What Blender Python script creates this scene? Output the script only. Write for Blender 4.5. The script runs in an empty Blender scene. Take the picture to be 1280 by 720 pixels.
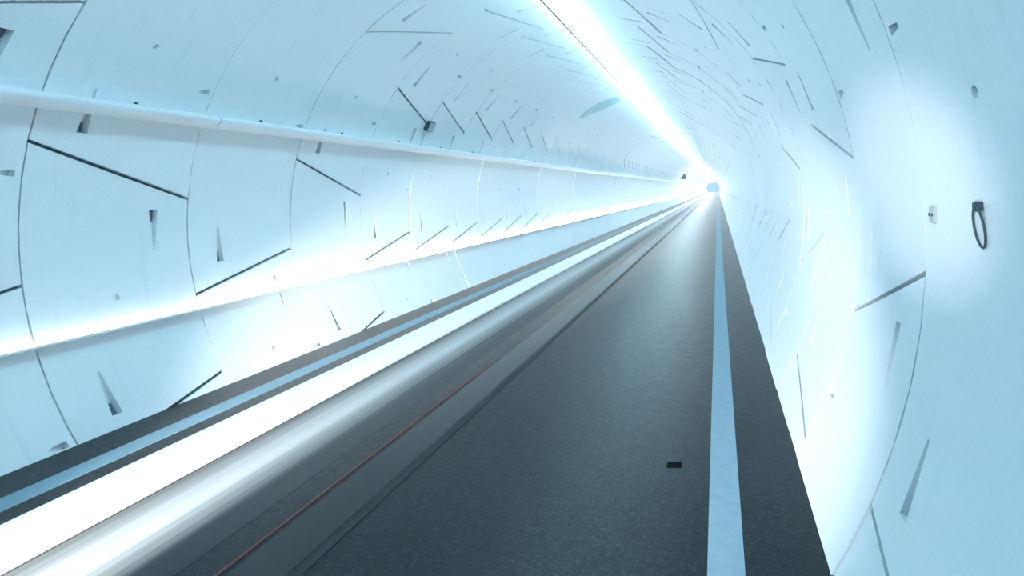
import bpy, bmesh, math, random
from mathutils import Vector
from mathutils.geometry import delaunay_2d_cdt

random.seed(7)
SC = bpy.context.scene
COL = SC.collection
PI = math.pi

# ------------------------------------------------------------------ camera
FPX = 715.0                      # focal length in pixels of a 1280 px wide frame
VPX, VPY = 897.0, 235.0          # where the tunnel axis meets the picture
CAMZ = 2.8
cam = bpy.data.cameras.new('camera')
cam.sensor_width = 36.0
cam.lens = FPX / 1280 * 36.0
cam.shift_x = -(VPX - 640) / 1280
cam.shift_y = -(360 - VPY) / 1280
cam.clip_start = 0.05
cam.clip_end = 1000
cam_o = bpy.data.objects.new('camera', cam)
COL.objects.link(cam_o)
cam_o.location = (0, 0, CAMZ)
cam_o.rotation_euler = (PI / 2, 0, 0)
SC.camera = cam_o

# ------------------------------------------------------------------ world: even pale daylight at both open ends
w = bpy.data.worlds.new('daylight')
SC.world = w
w.use_nodes = True
bgn = w.node_tree.nodes['Background']
bgn.inputs[0].default_value = (0.48, 0.78, 1.0, 1)
bgn.inputs[1].default_value = 0.60

# ------------------------------------------------------------------ lamps
def spot(name, loc, target, energy, size, blend, color=(1, 0.97, 0.93), radius=0.08):
    l = bpy.data.lights.new(name, 'SPOT')
    l.energy = energy
    l.spot_size = math.radians(size)
    l.spot_blend = blend
    l.color = color
    l.shadow_soft_size = radius
    o = bpy.data.objects.new(name, l)
    COL.objects.link(o)
    o.location = loc
    o.rotation_euler = (Vector(target) - Vector(loc)).to_track_quat('-Z', 'Y').to_euler()
    return o

# unseen spots added for the white washes, standing in for passing headlights
spot('wash_spot', (-4.4, -1.5, 0.9), (-6.6, 22, 0.3), 14000, 26, 0.7)
spot('wash_spot', (-2.2, -1.0, 0.8), (0.75, 9.8, 0.8), 3800, 38, 1.0)
spot('wash_spot', (-2.6, -2.5, 1.4), (1.5, 4.6, 2.86), 1500, 15, 1.0)  # this and the next added for the bright patch high on the right wall
spot('wash_spot', (-2.6, -2.5, 1.4), (1.4, 8.5, 2.35), 1800, 16, 1.0)

# ------------------------------------------------------------------ exposure
vs = SC.view_settings
vs.view_transform = 'Standard'
vs.look = 'None'
vs.gamma = 1.0
vs.use_curve_mapping = False
vs.exposure = 0.74

STRIP_POWER = 19.0
ADDED_RAIL_POWER = (2.2, 6.0, 14.0)

# ------------------------------------------------------------------ tunnel geometry
CX, CZ, R = -3.077, 2.338, 4.646       # circular lining
D0 = FPX * 2.8 / 455
RING = 0.457 * D0
Y0 = 0.98 * D0                         # joint of ring 0
def ring_y(k): return Y0 + RING * k
K_NEAR, K_FAR, K_END = -4, 19, 200
YA, YB = ring_y(K_NEAR), ring_y(K_END)

def ground(x): return -0.1203 - 0.01136 * x          # road falls gently to the right
def gx(m, dz=0.0):                                   # sideways place of an image slope m on the road
    return m * (2.9203 - dz) / (1 - 0.01136 * m)
def P(deg, y, r):
    a = math.radians(deg)
    return (CX + r * math.cos(a), y, CZ + r * math.sin(a))

# ------------------------------------------------------------------ helpers
def link(name, me, mat=None, parent=None):
    o = bpy.data.objects.new(name, me)
    COL.objects.link(o)
    if mat is not None and me is not None and len(me.materials) == 0:
        me.materials.append(mat)
    if parent is not None:
        o.parent = parent
    return o
def tag(o, label, cat, group=None, kind=None):
    o['label'] = label
    o['category'] = cat
    if group: o['group'] = group
    if kind: o['kind'] = kind
    return o
def empty(name, loc=(0, 0, 0)):
    o = bpy.data.objects.new(name, None)
    COL.objects.link(o)
    o.location = loc
    o.empty_display_size = 0.1
    return o
def mesh(name, verts, faces, smooth=False):
    me = bpy.data.meshes.new(name)
    me.from_pydata([tuple(v) for v in verts], [], faces)
    me.update()
    if smooth:
        for p in me.polygons: p.use_smooth = True
    return me
def extrude_profile(name, prof, y0, y1, closed=True, caps=True, smooth=False):
    """prof: list of (x, z); swept along the tunnel from y0 to y1"""
    n = len(prof)
    v = [(x, y0, z) for x, z in prof] + [(x, y1, z) for x, z in prof]
    f = []
    for i in range(n if closed else n - 1):
        j = (i + 1) % n
        f.append((i, j, n + j, n + i))
    if caps and closed:
        f.append(tuple(range(n))[::-1])
        f.append(tuple(range(n, 2 * n)))
    me = mesh(name, v, f)
    bm = bmesh.new(); bm.from_mesh(me)
    bmesh.ops.recalc_face_normals(bm, faces=bm.faces)
    bm.to_mesh(me); bm.free()
    if smooth:
        for p in me.polygons:
            p.use_smooth = len(p.vertices) == 4
        me.set_sharp_from_angle(angle=math.radians(40))
    return me
def box_mesh(name, x0, x1, y0, y1, z0, z1, bev=0.0):
    bm = bmesh.new()
    bmesh.ops.create_cube(bm, size=1)
    for v in bm.verts:
        v.co = Vector((x0 + (v.co.x + .5) * (x1 - x0), y0 + (v.co.y + .5) * (y1 - y0), z0 + (v.co.z + .5) * (z1 - z0)))
    if bev:
        bmesh.ops.bevel(bm, geom=list(bm.edges), offset=bev, segments=2, affect='EDGES')
    me = bpy.data.meshes.new(name); bm.to_mesh(me); bm.free()
    return me
def tube_mesh(name, pts, r, n=8, closed=False):
    pts = [Vector(p) for p in pts]
    m = len(pts)
    v, f = [], []
    for i, p in enumerate(pts):
        a = pts[(i - 1) % m] if (closed or i > 0) else pts[i]
        b = pts[(i + 1) % m] if (closed or i < m - 1) else pts[i]
        t = (b - a).normalized()
        up = Vector((1, 0, 0)) if abs(t.x) < 0.8 else Vector((0, 0, 1))
        s = t.cross(up).normalized(); u = s.cross(t)
        for q in range(n):
            an = 2 * PI * q / n
            v.append(p + s * (r * math.cos(an)) + u * (r * math.sin(an)))
    for i in range(m if closed else m - 1):
        k = (i + 1) % m
        for q in range(n):
            q2 = (q + 1) % n
            f.append((i * n + q, i * n + q2, k * n + q2, k * n + q))
    if not closed:
        f.append(tuple(range(n))[::-1]); f.append(tuple((m - 1) * n + q for q in range(n)))
    return mesh(name, v, f, True)

# ------------------------------------------------------------------ materials
class NT:
    def __init__(s, name):
        s.m = bpy.data.materials.new(name); s.m.use_nodes = True
        s.t = s.m.node_tree; s.b = s.t.nodes['Principled BSDF']
    def n(s, typ, **kw):
        nd = s.t.nodes.new(typ)
        for k, v in kw.items(): setattr(nd, k, v)
        return nd
    def l(s, a, b): s.t.links.new(a, b)
    def coords(s, scale=(1, 1, 1)):
        g = s.n('ShaderNodeNewGeometry')
        mp = s.n('ShaderNodeMapping'); mp.inputs['Scale'].default_value = scale
        s.l(g.outputs['Position'], mp.inputs['Vector'])
        return mp.outputs[0]
    def noise(s, scale, nscale, detail=4, rough=0.55):
        nz = s.n('ShaderNodeTexNoise'); nz.inputs['Scale'].default_value = nscale
        nz.inputs['Detail'].default_value = detail; nz.inputs['Roughness'].default_value = rough
        s.l(s.coords(scale), nz.inputs['Vector'])
        return nz.outputs['Fac']
    def ramp(s, fac, stops):
        r = s.n('ShaderNodeValToRGB')
        e = r.color_ramp.elements
        while len(e) < len(stops): e.new(0.5)
        for el, (p, c) in zip(e, stops):
            el.position = p; el.color = (c[0], c[1], c[2], 1) if len(c) > 2 else (c[0],) * 3 + (1,)
        s.l(fac, r.inputs[0])
        return r.outputs[0]
    def mix(s, a, b, fac, mode='MIX'):
        x = s.n('ShaderNodeMix', data_type='RGBA', blend_type=mode)
        for sock, val in ((x.inputs[6], a), (x.inputs[7], b), (x.inputs[0], fac)):
            if hasattr(val, 'is_linked'): s.l(val, sock)
            else: sock.default_value = val if isinstance(val, float) else (*val, 1)
        return x.outputs[2]
    def bump(s, fac, strength, dist=0.01):
        b = s.n('ShaderNodeBump'); b.inputs['Strength'].default_value = strength; b.inputs['Distance'].default_value = dist
        s.l(fac, b.inputs['Height']); s.l(b.outputs[0], s.b.inputs['Normal'])

def plain(name, col, rough=0.5, metal=0.0, mottle=0.06):
    t = NT(name)
    f = t.noise((1, 1, 1), 9.0, 3)
    c = t.ramp(f, [(0.3, tuple(v * (1 - mottle) for v in col)), (0.7, tuple(min(1, v * (1 + mottle)) for v in col))])
    t.l(c, t.b.inputs['Base Color'])
    t.b.inputs['Roughness'].default_value = rough
    t.b.inputs['Metallic'].default_value = metal
    return t.m

def mat_lining():
    t = NT('painted_concrete')
    big = t.noise((1, 0.35, 1), 0.9, 4)
    c = t.ramp(big, [(0.25, (0.74, 0.805, 0.845)), (0.75, (0.785, 0.835, 0.86))])
    fine = t.noise((1, 1, 1), 28.0, 3)
    c = t.mix(c, t.ramp(fine, [(0.3, (0.95,)), (0.75, (1.0,))]), 1.0, 'MULTIPLY')
    stain = t.noise((0.6, 5.0, 0.6), 1.5, 5, 0.6)         # faint run-down streaks
    c = t.mix(c, t.ramp(stain, [(0.60, (1, 1, 1)), (0.78, (0.88, 0.93, 0.94))]), 1.0, 'MULTIPLY')
    t.l(c, t.b.inputs['Base Color'])
    t.b.inputs['Roughness'].default_value = 0.42
    t.b.inputs['Specular IOR Level'].default_value = 0.4
    t.bump(t.noise((1, 1, 1), 14.0, 3), 0.06, 0.01)
    return t.m
def mat_asphalt():
    t = NT('asphalt')
    speck = t.noise((1, 1, 1), 30.0, 6, 0.8)
    c = t.ramp(speck, [(0.36, (0.001, 0.004, 0.008)), (0.52, (0.003, 0.009, 0.015)), (0.70, (0.045, 0.054, 0.064))])
    big = t.noise((1, 0.15, 1), 1.1, 4)
    c = t.mix(c, t.ramp(big, [(0.3, (0.75,)), (0.7, (1.15,))]), 1.0, 'MULTIPLY')
    tr = t.noise((0.35, 2.0, 1), 5.0, 4, 0.65)            # slight drag marks across the lane
    c = t.mix(c, t.ramp(tr, [(0.35, (0.85,)), (0.7, (1.1,))]), 1.0, 'MULTIPLY')
    t.l(c, t.b.inputs['Base Color'])
    rr = t.ramp(t.noise((0.5, 1.2, 1), 22.0, 5, 0.75), [(0.3, (0.28,)), (0.7, (0.46,))])
    t.l(rr, t.b.inputs['Roughness'])
    t.b.inputs['IOR'].default_value = 1.30
    t.b.inputs['Sheen Weight'].default_value = 0.40      # warm grazing sheen in place of headlight glow on the far road
    t.b.inputs['Sheen Roughness'].default_value = 0.14
    t.b.inputs['Sheen Tint'].default_value = (1.0, 0.97, 0.90, 1)
    t.bump(t.noise((1, 1, 1), 45.0, 5, 0.7), 0.40, 0.006)
    return t.m
def mat_trail(x0, x1):
    """headlight trail put into the colour as pale lengthwise streaks between dark edges"""
    t = NT('painted_trail')
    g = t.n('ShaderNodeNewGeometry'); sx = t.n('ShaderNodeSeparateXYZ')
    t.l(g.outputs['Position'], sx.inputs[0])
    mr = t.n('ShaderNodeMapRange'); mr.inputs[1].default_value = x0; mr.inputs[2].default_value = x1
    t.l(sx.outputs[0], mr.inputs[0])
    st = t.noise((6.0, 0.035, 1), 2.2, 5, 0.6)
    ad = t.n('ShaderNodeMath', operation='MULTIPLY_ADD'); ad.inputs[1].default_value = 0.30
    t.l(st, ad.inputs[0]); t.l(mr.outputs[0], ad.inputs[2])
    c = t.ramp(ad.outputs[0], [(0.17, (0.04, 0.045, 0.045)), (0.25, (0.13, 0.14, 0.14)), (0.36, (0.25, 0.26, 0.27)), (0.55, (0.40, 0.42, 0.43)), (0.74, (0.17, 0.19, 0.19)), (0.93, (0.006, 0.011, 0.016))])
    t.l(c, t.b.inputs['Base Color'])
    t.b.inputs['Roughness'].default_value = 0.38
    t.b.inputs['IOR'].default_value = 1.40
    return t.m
def emitter(name, col, strength):
    t = NT(name)
    t.b.inputs['Base Color'].default_value = (0.8, 0.8, 0.8, 1)
    t.b.inputs['Emission Color'].default_value = (*col, 1)
    t.b.inputs['Emission Strength'].default_value = strength
    return t.m

M_LIN = mat_lining()
M_ASP = mat_asphalt()
M_JOINT = plain('joint_mortar', (0.10, 0.18, 0.22), 0.9)
M_WHITE = plain('white_paint', (0.78, 0.80, 0.80), 0.45)
M_LINE = plain('road_line_paint', (0.21, 0.33, 0.40), 0.6)
M_BRIGHT = plain('trail_white', (0.90, 0.89, 0.87), 0.35, 0.0, 0.02)
M_DARK = plain('dark_steel', (0.06, 0.09, 0.11), 0.5, 0.3)
M_RED = plain('red_line_colour', (0.14, 0.03, 0.022), 0.5)
M_TEAL = plain('teal_tone', (0.42, 0.60, 0.62), 0.7)
M_SMOOTH = plain('polished_screed', (0.02, 0.024, 0.026), 0.16)
M_SMOOTH.node_tree.nodes['Principled BSDF'].inputs['IOR'].default_value = 1.42
M_GREY = plain('grey_steel', (0.45, 0.50, 0.52), 0.45, 0.4)
M_CABLE = plain('cable_rubber', (0.16, 0.14, 0.15), 0.6)
M_TUBE = [emitter('strip_lamp_light', c, STRIP_POWER * p) for c, p in
          (((0.46, 0.82, 1.0), 1.03), ((0.50, 0.83, 1.0), 1.2), ((0.62, 0.87, 1.0), 1.6), ((0.80, 0.93, 1.0), 3.2))]   # far sections raised to whiten the far walls and road
M_ADDED_RAIL = [emitter('added_rail_glow', (1.0, 0.98, 0.95), p) for p in ADDED_RAIL_POWER]   # added glow, raised in steps to whiten the far lower walls

# ------------------------------------------------------------------ structure: floor
fl = mesh('floor', *(lambda xs: ([(x, y, ground(x)) for y in (YA, YB) for x in xs] + [(x, y, ground(x) - 0.3) for y in (YA, YB) for x in xs],
          [(0, 1, 3, 2), (4, 6, 7, 5), (0, 4, 5, 1), (2, 3, 7, 6), (0, 2, 6, 4), (1, 5, 7, 3)]))((-7.20, 0.98)))
o = link('floor', fl, M_ASP)
tag(o, 'dark blue-grey asphalt road surface of the tunnel', 'road', kind='structure')

# ------------------------------------------------------------------ structure: lining of precast segments
JA = [(-40, 0), (-27, 5), (13.6, 7.5), (52, -8), (91, 8), (130, -10), (172, 8.5), (211, -6), (224, 0)]
JB = [(-40, 0), (-6.7, -9), (33, 8), (73, -8), (112, 8), (152, -9.6), (190.6, -6), (224, 0)]
JC = [(-40, 0), (-6.7, -9), (33, 8), (73, -8), (110, -7), (149.8, 8.6), (190.6, -6), (224, 0)]
JD = [j for j in JB if j[0] != 152]
JE = [j for j in JA if j[0] != 13.6]
def joints(k):
    if k == 2: return 'D', JD
    if k == -1: return 'E', JE
    if k >= 4: return 'C', JC
    return ('A', JA) if k % 2 else ('B', JB)
GAP_RING, GAP_LONG = 0.007, 0.020          # half widths
TH = 0.10
def make_segment(lo, hi, first, last, gap_ring):
    jl = lambda v: math.radians(lo[0] + lo[1] * (v / RING - 0.5)) * R
    jh = lambda v: math.radians(hi[0] + hi[1] * (v / RING - 0.5)) * R
    va, vb = gap_ring, RING - gap_ring
    c00, c01 = jl(va) + GAP_LONG, jh(va) - GAP_LONG
    c10, c11 = jl(vb) + GAP_LONG, jh(vb) - GAP_LONG
    n = max(4, int((hi[0] - lo[0]) / 4.5))
    out = [(c00 + (c01 - c00) * i / n, va) for i in range(n)] + [(c01 + (c11 - c01) * i / 3, va + (vb - va) * i / 3) for i in range(3)] \
        + [(c11 + (c10 - c11) * i / n, vb) for i in range(n)] + [(c10 + (c00 - c10) * i / 3, vb + (va - vb) * i / 3) for i in range(3)]
    step = math.radians(1) * R
    pockets = []
    def slot(deep_a, shallow_a, v, wd, ws, dep):
        pockets.append(([(deep_a, v - wd / 2), (deep_a, v + wd / 2), (shallow_a, v + ws / 2), (shallow_a, v - ws / 2)], [dep, dep, 0.012, 0.012]))
    if not first:
        v = RING * 0.75
        slot(jl(v) + 3.8 * step, jl(v) + 10.6 * step, v, 0.12, 0.035, 0.10)
    if not last:
        v = RING * 0.25
        slot(jh(v) - 3.8 * step, jh(v) - 10.6 * step, v, 0.12, 0.035, 0.10)
    wide = (hi[0] - lo[0]) > 25
    if wide:                                # grout socket in the middle, two bolt pockets along the ring joints
        ca, cv = (jl(RING / 2) + jh(RING / 2)) / 2, RING * 0.47
        pockets.append(([(ca + 0.04 * math.cos(q * PI / 4), cv + 0.04 * math.sin(q * PI / 4)) for q in range(8)], [0.035] * 8))
        for fr in (0.62,):
            a = c10 + (c11 - c10) * fr
            pockets.append(([(a - .04, vb - .06), (a + .04, vb - .06), (a + .02, vb - .24), (a - .02, vb - .24)], [0.07, 0.07, 0.01, 0.01]))
    pts = list(out); edges = [(i, (i + 1) % len(out)) for i in range(len(out))]
    for poly, _ in pockets:
        b = len(pts); pts += poly
        edges += [(b + i, b + (i + 1) % len(poly)) for i in range(len(poly))]
    def inside(p, poly):
        s = None
        for i in range(len(poly)):
            ax, ay = poly[i]; bx, by = poly[(i + 1) % len(poly)]
            cr = (bx - ax) * (p[1] - ay) - (by - ay) * (p[0] - ax)
            if abs(cr) < 1e-9: continue
            if s is None: s = cr > 0
            elif s != (cr > 0): return False
        return True
    a0, a1 = min(c00, c10), max(c01, c11)
    na = max(2, int((a1 - a0) / (4.5 * step)))
    for i in range(1, na):
        for fr in (0.12, 0.38, 0.62, 0.88):
            p = (a0 + (a1 - a0) * i / na, RING * fr)
            if jl(p[1]) + .12 < p[0] < jh(p[1]) - .12 and not any(inside(p, pl) for pl, _ in pockets): pts.append(p)
    vo, eo, fo, *_ = delaunay_2d_cdt([Vector(p) for p in pts], edges, [], 0, 1e-6)
    V, F, N = [], [], []
    def pos(a, v, d=0.0):
        an = a / R
        return (CX + (R + d) * math.cos(an), v, CZ + (R + d) * math.sin(an))
    def nrm(a): return (-math.cos(a / R), 0, -math.sin(a / R))
    for p in vo: V.append(pos(p[0], p[1])); N.append(nrm(p[0]))
    for f in fo:
        c = (sum(vo[i][0] for i in f) / len(f), sum(vo[i][1] for i in f) / len(f))
        if any(inside(c, pl) for pl, _ in pockets): continue
        a, b, cc = (Vector(V[f[0]]), Vector(V[f[1]]), Vector(V[f[2]]))
        fn = (b - a).cross(cc - a)
        F.append(tuple(f) if fn.dot(Vector(N[f[0]])) > 0 else tuple(f)[::-1])
    n_in = len(F)
    def quad(ps, toward):
        b = len(V); V.extend(ps); N.extend([None] * len(ps))
        a, c, d = Vector(ps[0]), Vector(ps[1]), Vector(ps[2])
        fn = (c - a).cross(d - a)
        idx = tuple(range(b, b + len(ps)))
        F.append(idx if fn.dot(Vector(toward)) >= 0 else idx[::-1])
    for i in range(len(out)):
        p, q = out[i], out[(i + 1) % len(out)]
        mid = ((p[0] + q[0]) / 2, (p[1] + q[1]) / 2)
        cen = ((a0 + a1) / 2, RING / 2)
        po, co = Vector(pos(*mid)), Vector(pos(*cen))
        quad([pos(*p), pos(*q), pos(q[0], q[1], TH), pos(p[0], p[1], TH)], po - co)
    for poly, dep in pockets:
        m = (sum(p[0] for p in poly) / len(poly), sum(p[1] for p in poly) / len(poly))
        quad([pos(p[0], p[1], d) for p, d in zip(poly, dep)], nrm(m[0]))
        for i in range(len(poly)):
            j = (i + 1) % len(poly)
            md = Vector(pos((poly[i][0] + poly[j][0]) / 2, (poly[i][1] + poly[j][1]) / 2))
            quad([pos(*poly[i]), pos(*poly[j]), pos(*poly[j], dep[j]), pos(*poly[i], dep[i])], Vector(pos(*m)) - md)
    me = mesh('segment', V, F)
    for i, p in enumerate(me.polygons): p.use_smooth = i < n_in
    ln = []
    for p in me.polygons:
        for li in p.loop_indices:
            nn = N[me.loops[li].vertex_index]
            ln.append(nn if nn is not None else tuple(p.normal))
    me.normals_split_custom_set(ln)
    me.materials.append(M_LIN)
    return me

def shell(name, d0, d1, label, cat):
    n = max(2, int((d1 - d0) / 4))
    v, f = [], []
    for r in (R + 0.075, R + 0.25):
        for y in (YA, YB):
            for i in range(n + 1): v.append(P(d0 + (d1 - d0) * i / n, y, r))
    m = n + 1
    for i in range(n):
        f.append((i, i + 1, m + i + 1, m + i)); f.append((2 * m + i, 3 * m + i, 3 * m + i + 1, 2 * m + i + 1))
        f.append((i, 2 * m + i, 2 * m + i + 1, i + 1)); f.append((m + i, m + i + 1, 3 * m + i + 1, 3 * m + i))
    f.append((0, m, 3 * m, 2 * m)); f.append((n, 2 * m + n, 3 * m + n, m + n))
    me = mesh(name, v, f)
    bm = bmesh.new(); bm.from_mesh(me); bmesh.ops.recalc_face_normals(bm, faces=bm.faces); bm.to_mesh(me); bm.free()
    o = link(name, me, M_JOINT)
    return tag(o, label, cat, kind='structure')
S_L = shell('wall_left', 141, 222, 'pale blue left tunnel wall of curved concrete segments above the white trail band', 'wall')
S_C = shell('ceiling', 43, 141, 'pale blue vaulted tunnel ceiling of curved segments around the strip lamp', 'ceiling')
S_R = shell('wall_right', -38, 43, 'pale right tunnel wall of curved concrete segments beside the edge line', 'wall')
def owner(mid): return S_L if mid > 141 else S_R if mid < 43 else S_C

cache = {}
for k in range(K_NEAR, K_FAR):
    typ, J = joints(k)
    for i in range(len(J) - 1):
        gr = 0.016 if k in (-1, 0) else GAP_RING
        if (typ, i, gr) not in cache:
            cache[(typ, i, gr)] = make_segment(J[i], J[i + 1], i == 0, i == len(J) - 2, gr)
        mid = (J[i][0] + J[i + 1][0]) / 2
        o = link('lining_segment', cache[(typ, i, gr)], None, owner(mid))
        dr = random.uniform(-0.004, 0.009)
        a = math.radians(mid)
        o.location = (dr * math.cos(a), ring_y(k), dr * math.sin(a))
        o.rotation_euler = (0, 0, 0)
# rings too far off to pick apart
for own, d0, d1 in ((S_L, 141, 222), (S_C, 43, 141), (S_R, -38, 43)):
    v, f = [], []
    for k in range(K_FAR, K_END):
        typ, J = joints(k)
        y0, y1 = ring_y(k) + 0.012, ring_y(k + 1) - 0.012
        for i in range(len(J) - 1):
            if owner((J[i][0] + J[i + 1][0]) / 2) is not own: continue
            lo, hi = J[i], J[i + 1]; n = 7; b = len(v)
            for q in range(n + 1):
                da = lo[0] - lo[1] / 2 + .3 + (hi[0] - hi[1] / 2 - lo[0] + lo[1] / 2 - .6) * q / n
                db = lo[0] + lo[1] / 2 + .3 + (hi[0] + hi[1] / 2 - lo[0] - lo[1] / 2 - .6) * q / n
                v += [P(da, y0, R), P(db, y1, R)]
            for q in range(n): f.append((b + 2 * q, b + 2 * q + 1, b + 2 * q + 3, b + 2 * q + 2))
    me = mesh('distant_segments', v, f, True)
    o = link('distant_segments', me, M_LIN, own)
    o['kind'] = 'stuff'

# ------------------------------------------------------------------ road markings and bands
def strip(name, m0, m1, mat, h=0.006, y0=None, y1=None, bev=0.0):
    xa, xb = gx(m0, h), gx(m1, h)
    za, zb = ground(xa), ground(xb)
    if bev:
        prof = [(xa, za - .02), (xa, za + h - bev), (xa + bev * .4, za + h - bev * .3), (xa + bev, za + h), (xb - bev, zb + h), (xb - bev * .4, zb + h - bev * .3), (xb, zb + h - bev), (xb, zb - .02)]
    else:
        prof = [(xa, za - .004), (xa, za + h), (xb, zb + h), (xb, zb - .004)]
    return link(name, extrude_profile(name, prof, YA + .05 if y0 is None else y0, YB - .05 if y1 is None else y1, smooth=bool(bev)), mat)

tag(strip('edge_line', -0.027, 0.072, M_LINE), 'pale blue-white painted edge line beside the right wall', 'road marking')
tag(strip('edge_line', -2.31, -2.215, M_LINE), 'thin pale blue edge line beside the left wall', 'road marking')
tag(strip('trail_band', -2.136, -1.885, M_BRIGHT, 0.05, bev=0.02), 'broad white headlight trail built as a raised band along the left lane', 'light trail')  # raised white band in place of a headlight trail
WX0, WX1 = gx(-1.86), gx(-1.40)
tag(strip('painted_trail_band', -1.84, -1.40, mat_trail(WX0, WX1), 0.002), 'soft-edged headlight trail painted as a streaked band right of the bright white one', 'road marking')  # second headlight trail, its glow and fade put into the colour
tag(strip('red_line', -1.300, -1.290, M_RED, 0.006, y1=9.6), 'thin dull red line along the middle of the road', 'road marking')  # dull red strip that stops partway along the road
tag(strip('centre_strip', -1.27, -1.115, M_SMOOTH, 0.002), 'smooth pale shining strip along the centre of the road', 'road strip')
tag(strip('road_joint', -1.105, -1.075, plain('bitumen', (0.014, 0.018, 0.02), 0.7), 0.005), 'dark ragged tar joint at the left side of the right lane', 'road joint')

# ------------------------------------------------------------------ duct ledge along the left wall
duct = empty('cable_duct', (CX + (R - .05) * math.cos(math.radians(162.3)), YA, 3.62))
tag(duct, 'long rounded pale blue duct ledge running along the left wall', 'duct')
def duct_profile():
    pr = []
    zc, hh = 3.77, 0.085
    for i in range(9):
        a = -PI / 2 + PI * i / 8
        zz = zc + hh * math.sin(a)
        xw = CX - math.sqrt((R - .01) ** 2 - (zz - CZ) ** 2)
        pr.append((xw + 0.10 + 0.16 * math.cos(a) ** 0.8 if 0 < i < 8 else xw + .10, zz))
    top = CX - math.sqrt((R - .004) ** 2 - (zc + hh - CZ) ** 2); bot = CX - math.sqrt((R - .004) ** 2 - (zc - hh - CZ) ** 2)
    return [(bot - .02, zc - hh)] + pr + [(top - .02, zc + hh)]
DP = duct_profile()
y = YA
dl = RING * 2
while y < YB - 1:
    far = y > 60
    L = 40 if far else dl
    me = extrude_profile('duct_section', DP, 0, min(L, YB - y) - .02, smooth=True)
    o = link('duct_section', me, M_LIN, duct)
    o.location = Vector((0, y, 0)) - Vector(duct.location)
    y += L
for k in range(0, 14):                          # clips holding the duct
    yy = ring_y(k) + 0.5 * RING
    me = box_mesh('duct_clip', -7.50, -7.44, yy - .025, yy + .025, 3.835, 3.91, .008)
    o = link('duct_clip', me, M_DARK, duct); o.location = -Vector(duct.location)

# ------------------------------------------------------------------ glowing rail added to whiten the left wall
rail = empty('added_rail', (-7.5, YA, 1.0))
tag(rail, 'slim added glowing rail low along the left wall', 'added light')
ra = math.degrees(math.atan2(1.10 - CZ, -7.55 - CX)) % 360
def rail_pts(r0, r1, d0, d1):
    return [(P(d, 0, r)[0], P(d, 0, r)[2]) for r, d in ((r0, d0), (r1, d0), (r1, d1), (r0, d1))]
y = YA
while y < YB - 1:
    L = min(RING * 2 if y < 50 else 40, YB - y)
    for nm, prof, mt in (('added_rail_body', rail_pts(R - .005, R - .135, ra + .75, ra + 1.1), M_WHITE), ('glow_bar', rail_pts(R - .03, R - .130, ra + .25, ra + .74), M_ADDED_RAIL[0 if y < 8 else 1 if y < 24 else 2])):
        o = link(nm, extrude_profile(nm, prof, 0, L - .012), mt, rail)
        o.location = Vector((0, y, 0)) - Vector(rail.location)
    y += L

# ------------------------------------------------------------------ strip lamp under the crown
SX, SZ = -3.56, 6.72
lamp = empty('strip_lamp', (SX, YA, SZ))
tag(lamp, 'long glowing white strip lamp hung under the tunnel crown', 'lamp')
y = YA
while y < YB - 1:
    L = min(RING * 2 if y < 60 else 40, YB - y)
    prof = [(0.07 * math.cos(q * PI / 5), 0.05 * math.sin(q * PI / 5)) for q in range(10)]
    o = link('lamp_tube', extrude_profile('lamp_tube', prof, 0, L - .03, smooth=True), M_TUBE[0 if y < 20 else 1 if y < 38 else 2 if y < 75 else 3], lamp)
    o.location = (0, y - YA, 0)
    if y < 60:
        for t in (0.25, 0.75):
            me = box_mesh('hanger', -.012, .012, -.012, .012, 0.045, 0.236, .003)
            o = link('hanger', me, M_GREY, lamp); o.location = (0, y - YA + L * t, 0)
    y += L
me = tube_mesh('cable', [(-.05, 0, -.075), (-.05, 45, -.075)], 0.022, 6)
o = link('cable', me, M_CABLE, lamp); o.location = (0, 1, 0)

# ------------------------------------------------------------------ small things
def on_wall(px, py):
    """point of the lining seen at a pixel of the photograph: metres across, along and up"""
    a, b = (px - VPX) / FPX, (VPY - py) / FPX
    A = a * a + b * b; B = -2 * (a * CX + b * (CZ - CAMZ)); C = CX ** 2 + (CZ - CAMZ) ** 2 - R * R
    t = (-B + math.sqrt(B * B - 4 * A * C)) / (2 * A)
    return Vector((a * t, t, CAMZ + b * t))
def inward(p): return Vector((CX - p.x, 0, CZ - p.z)).normalized()

# cable loop on the right wall
c = on_wall(1230, 278); n = inward(c)
tan = Vector((n.z, 0, -n.x)); tan = tan if tan.z > 0 else -tan
loop = empty('cable_loop', c); tag(loop, 'thin dark cable loop hanging on the right wall', 'cable loop')
pts = []
for q in range(20):
    a = 2 * PI * q / 20
    pts.append(n * (0.03 + 0.015 * math.cos(a)) + tan * (0.12 * math.cos(a) - .03) + Vector((0, 1, 0)) * (0.065 * math.sin(a)))
link('cord', tube_mesh('cord', pts, 0.008, 6, True), M_DARK, loop)
hk = box_mesh('hook', -.03, .03, -.02, .02, -.03, .03, .008)
o = link('hook', hk, M_DARK, loop); o.location = n * 0.03 + tan * 0.095
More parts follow.
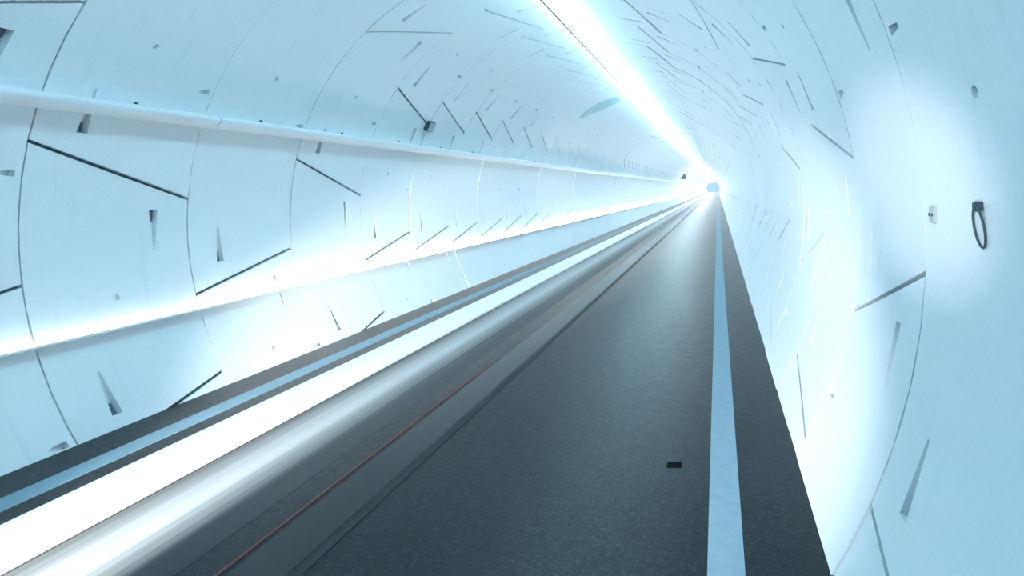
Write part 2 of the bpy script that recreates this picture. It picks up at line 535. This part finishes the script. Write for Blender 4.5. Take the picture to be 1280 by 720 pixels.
# clip plate on the right wall
def wall_box(name, px, py, sa, sy, dep, mat, label, cat, lid=True):
    c = on_wall(px, py); n = inward(c)
    e = empty(name, c); tag(e, label, cat)
    e.rotation_euler = (0, math.atan2(n.x, n.z), 0)
    link('body', box_mesh('body', -sa / 2, sa / 2, -sy / 2, sy / 2, -.01, dep, min(sa, sy) * .08), mat, e)
    if lid:
        link('cover', box_mesh('cover', -sa * .42, sa * .42, -sy * .42, sy * .42, dep - .002, dep + .012, .003), M_GREY, e)
        for q in (-1, 1):
            link('screw', box_mesh('screw', -.012, .012, q * sy * .33 - .012, q * sy * .33 + .012, dep + .01, dep + .018, .003), M_DARK, e)
    return e
wall_box('clip_plate', 1169, 268, 0.13, 0.08, 0.02, M_GREY, 'small grey plate fixed on the bright right wall', 'plate')
wall_box('junction_box', 535, 157, 0.26, 0.30, 0.10, M_DARK, 'small dark junction box above the duct on the left vault', 'junction box')

# teal patch set slightly proud of the vault left of the lamp
c = on_wall(750, 131)
ang = math.degrees(math.atan2(c.z - CZ, c.x - CX))
v, f = [], []
shape = [(-1.3, 0.02, .04), (-.9, .12, .13), (-.3, .3, .22), (.3, .36, .26), (.8, .36, .20), (1.1, .2, .12)]
prof = []
n = len(shape)
for (s, up, wd) in shape:
    for d in (-wd, wd):
        a = ang - (s / R) * 57.3 * 0.8
        v.append(P(a, c.y + d * 3.0 + up, R - .022)); v.append(P(a, c.y + d * 3.0 + up, R + .02))
for i in range(n - 1):
    b = i * 4
    f += [(b, b + 4, b + 6, b + 2), (b + 1, b + 3, b + 7, b + 5), (b, b + 1, b + 5, b + 4), (b + 2, b + 6, b + 7, b + 3)]
f += [(0, 2, 3, 1), (4 * n - 4, 4 * n - 3, 4 * n - 1, 4 * n - 2)]
me = mesh('teal_patch', v, f)
bm = bmesh.new(); bm.from_mesh(me); bmesh.ops.recalc_face_normals(bm, faces=bm.faces); bm.to_mesh(me); bm.free()
tag(link('teal_patch', me, M_TEAL), 'dull teal patch on the vault left of the strip lamp', 'patch')

# dark cover and chip in the right lane
def road_patch(name, px, py, sx, sy, label, cat):
    t = FPX * 2.92 / (py - VPY); x = (px - VPX) / FPX * t
    e = empty(name, (x, t, ground(x))); tag(e, label, cat)
    link('frame', box_mesh('frame', -sx / 2, sx / 2, -sy / 2, sy / 2, -.01, .0025, .001), plain('tar', (0.006, 0.008, 0.009), .9), e)
    link('lid', box_mesh('lid', -sx * .42, sx * .42, -sy * .36, sy * .36, .002, .004, .001), plain('cast_iron', (0.002, 0.003, 0.004), .95), e)
road_patch('road_cover', 843, 582, 0.16, 0.13, 'small black cover set in the right lane beside the edge line', 'cover')

# sign on a bracket at the far left
sg = empty('wall_sign', (-6.6, 110, 4.6)); tag(sg, 'tiny dark sign box far off above the left duct', 'sign')
link('panel', box_mesh('panel', -.45, .45, -.08, .08, -.1, .9, .03), M_DARK, sg)
link('bracket', box_mesh('bracket', -.9, -.4, -.05, .05, .3, .42, .01), M_GREY, sg)
for nm in ('cast_iron', 'tar'):
    bpy.data.materials[nm].node_tree.nodes['Principled BSDF'].inputs['Specular IOR Level'].default_value = 0.1
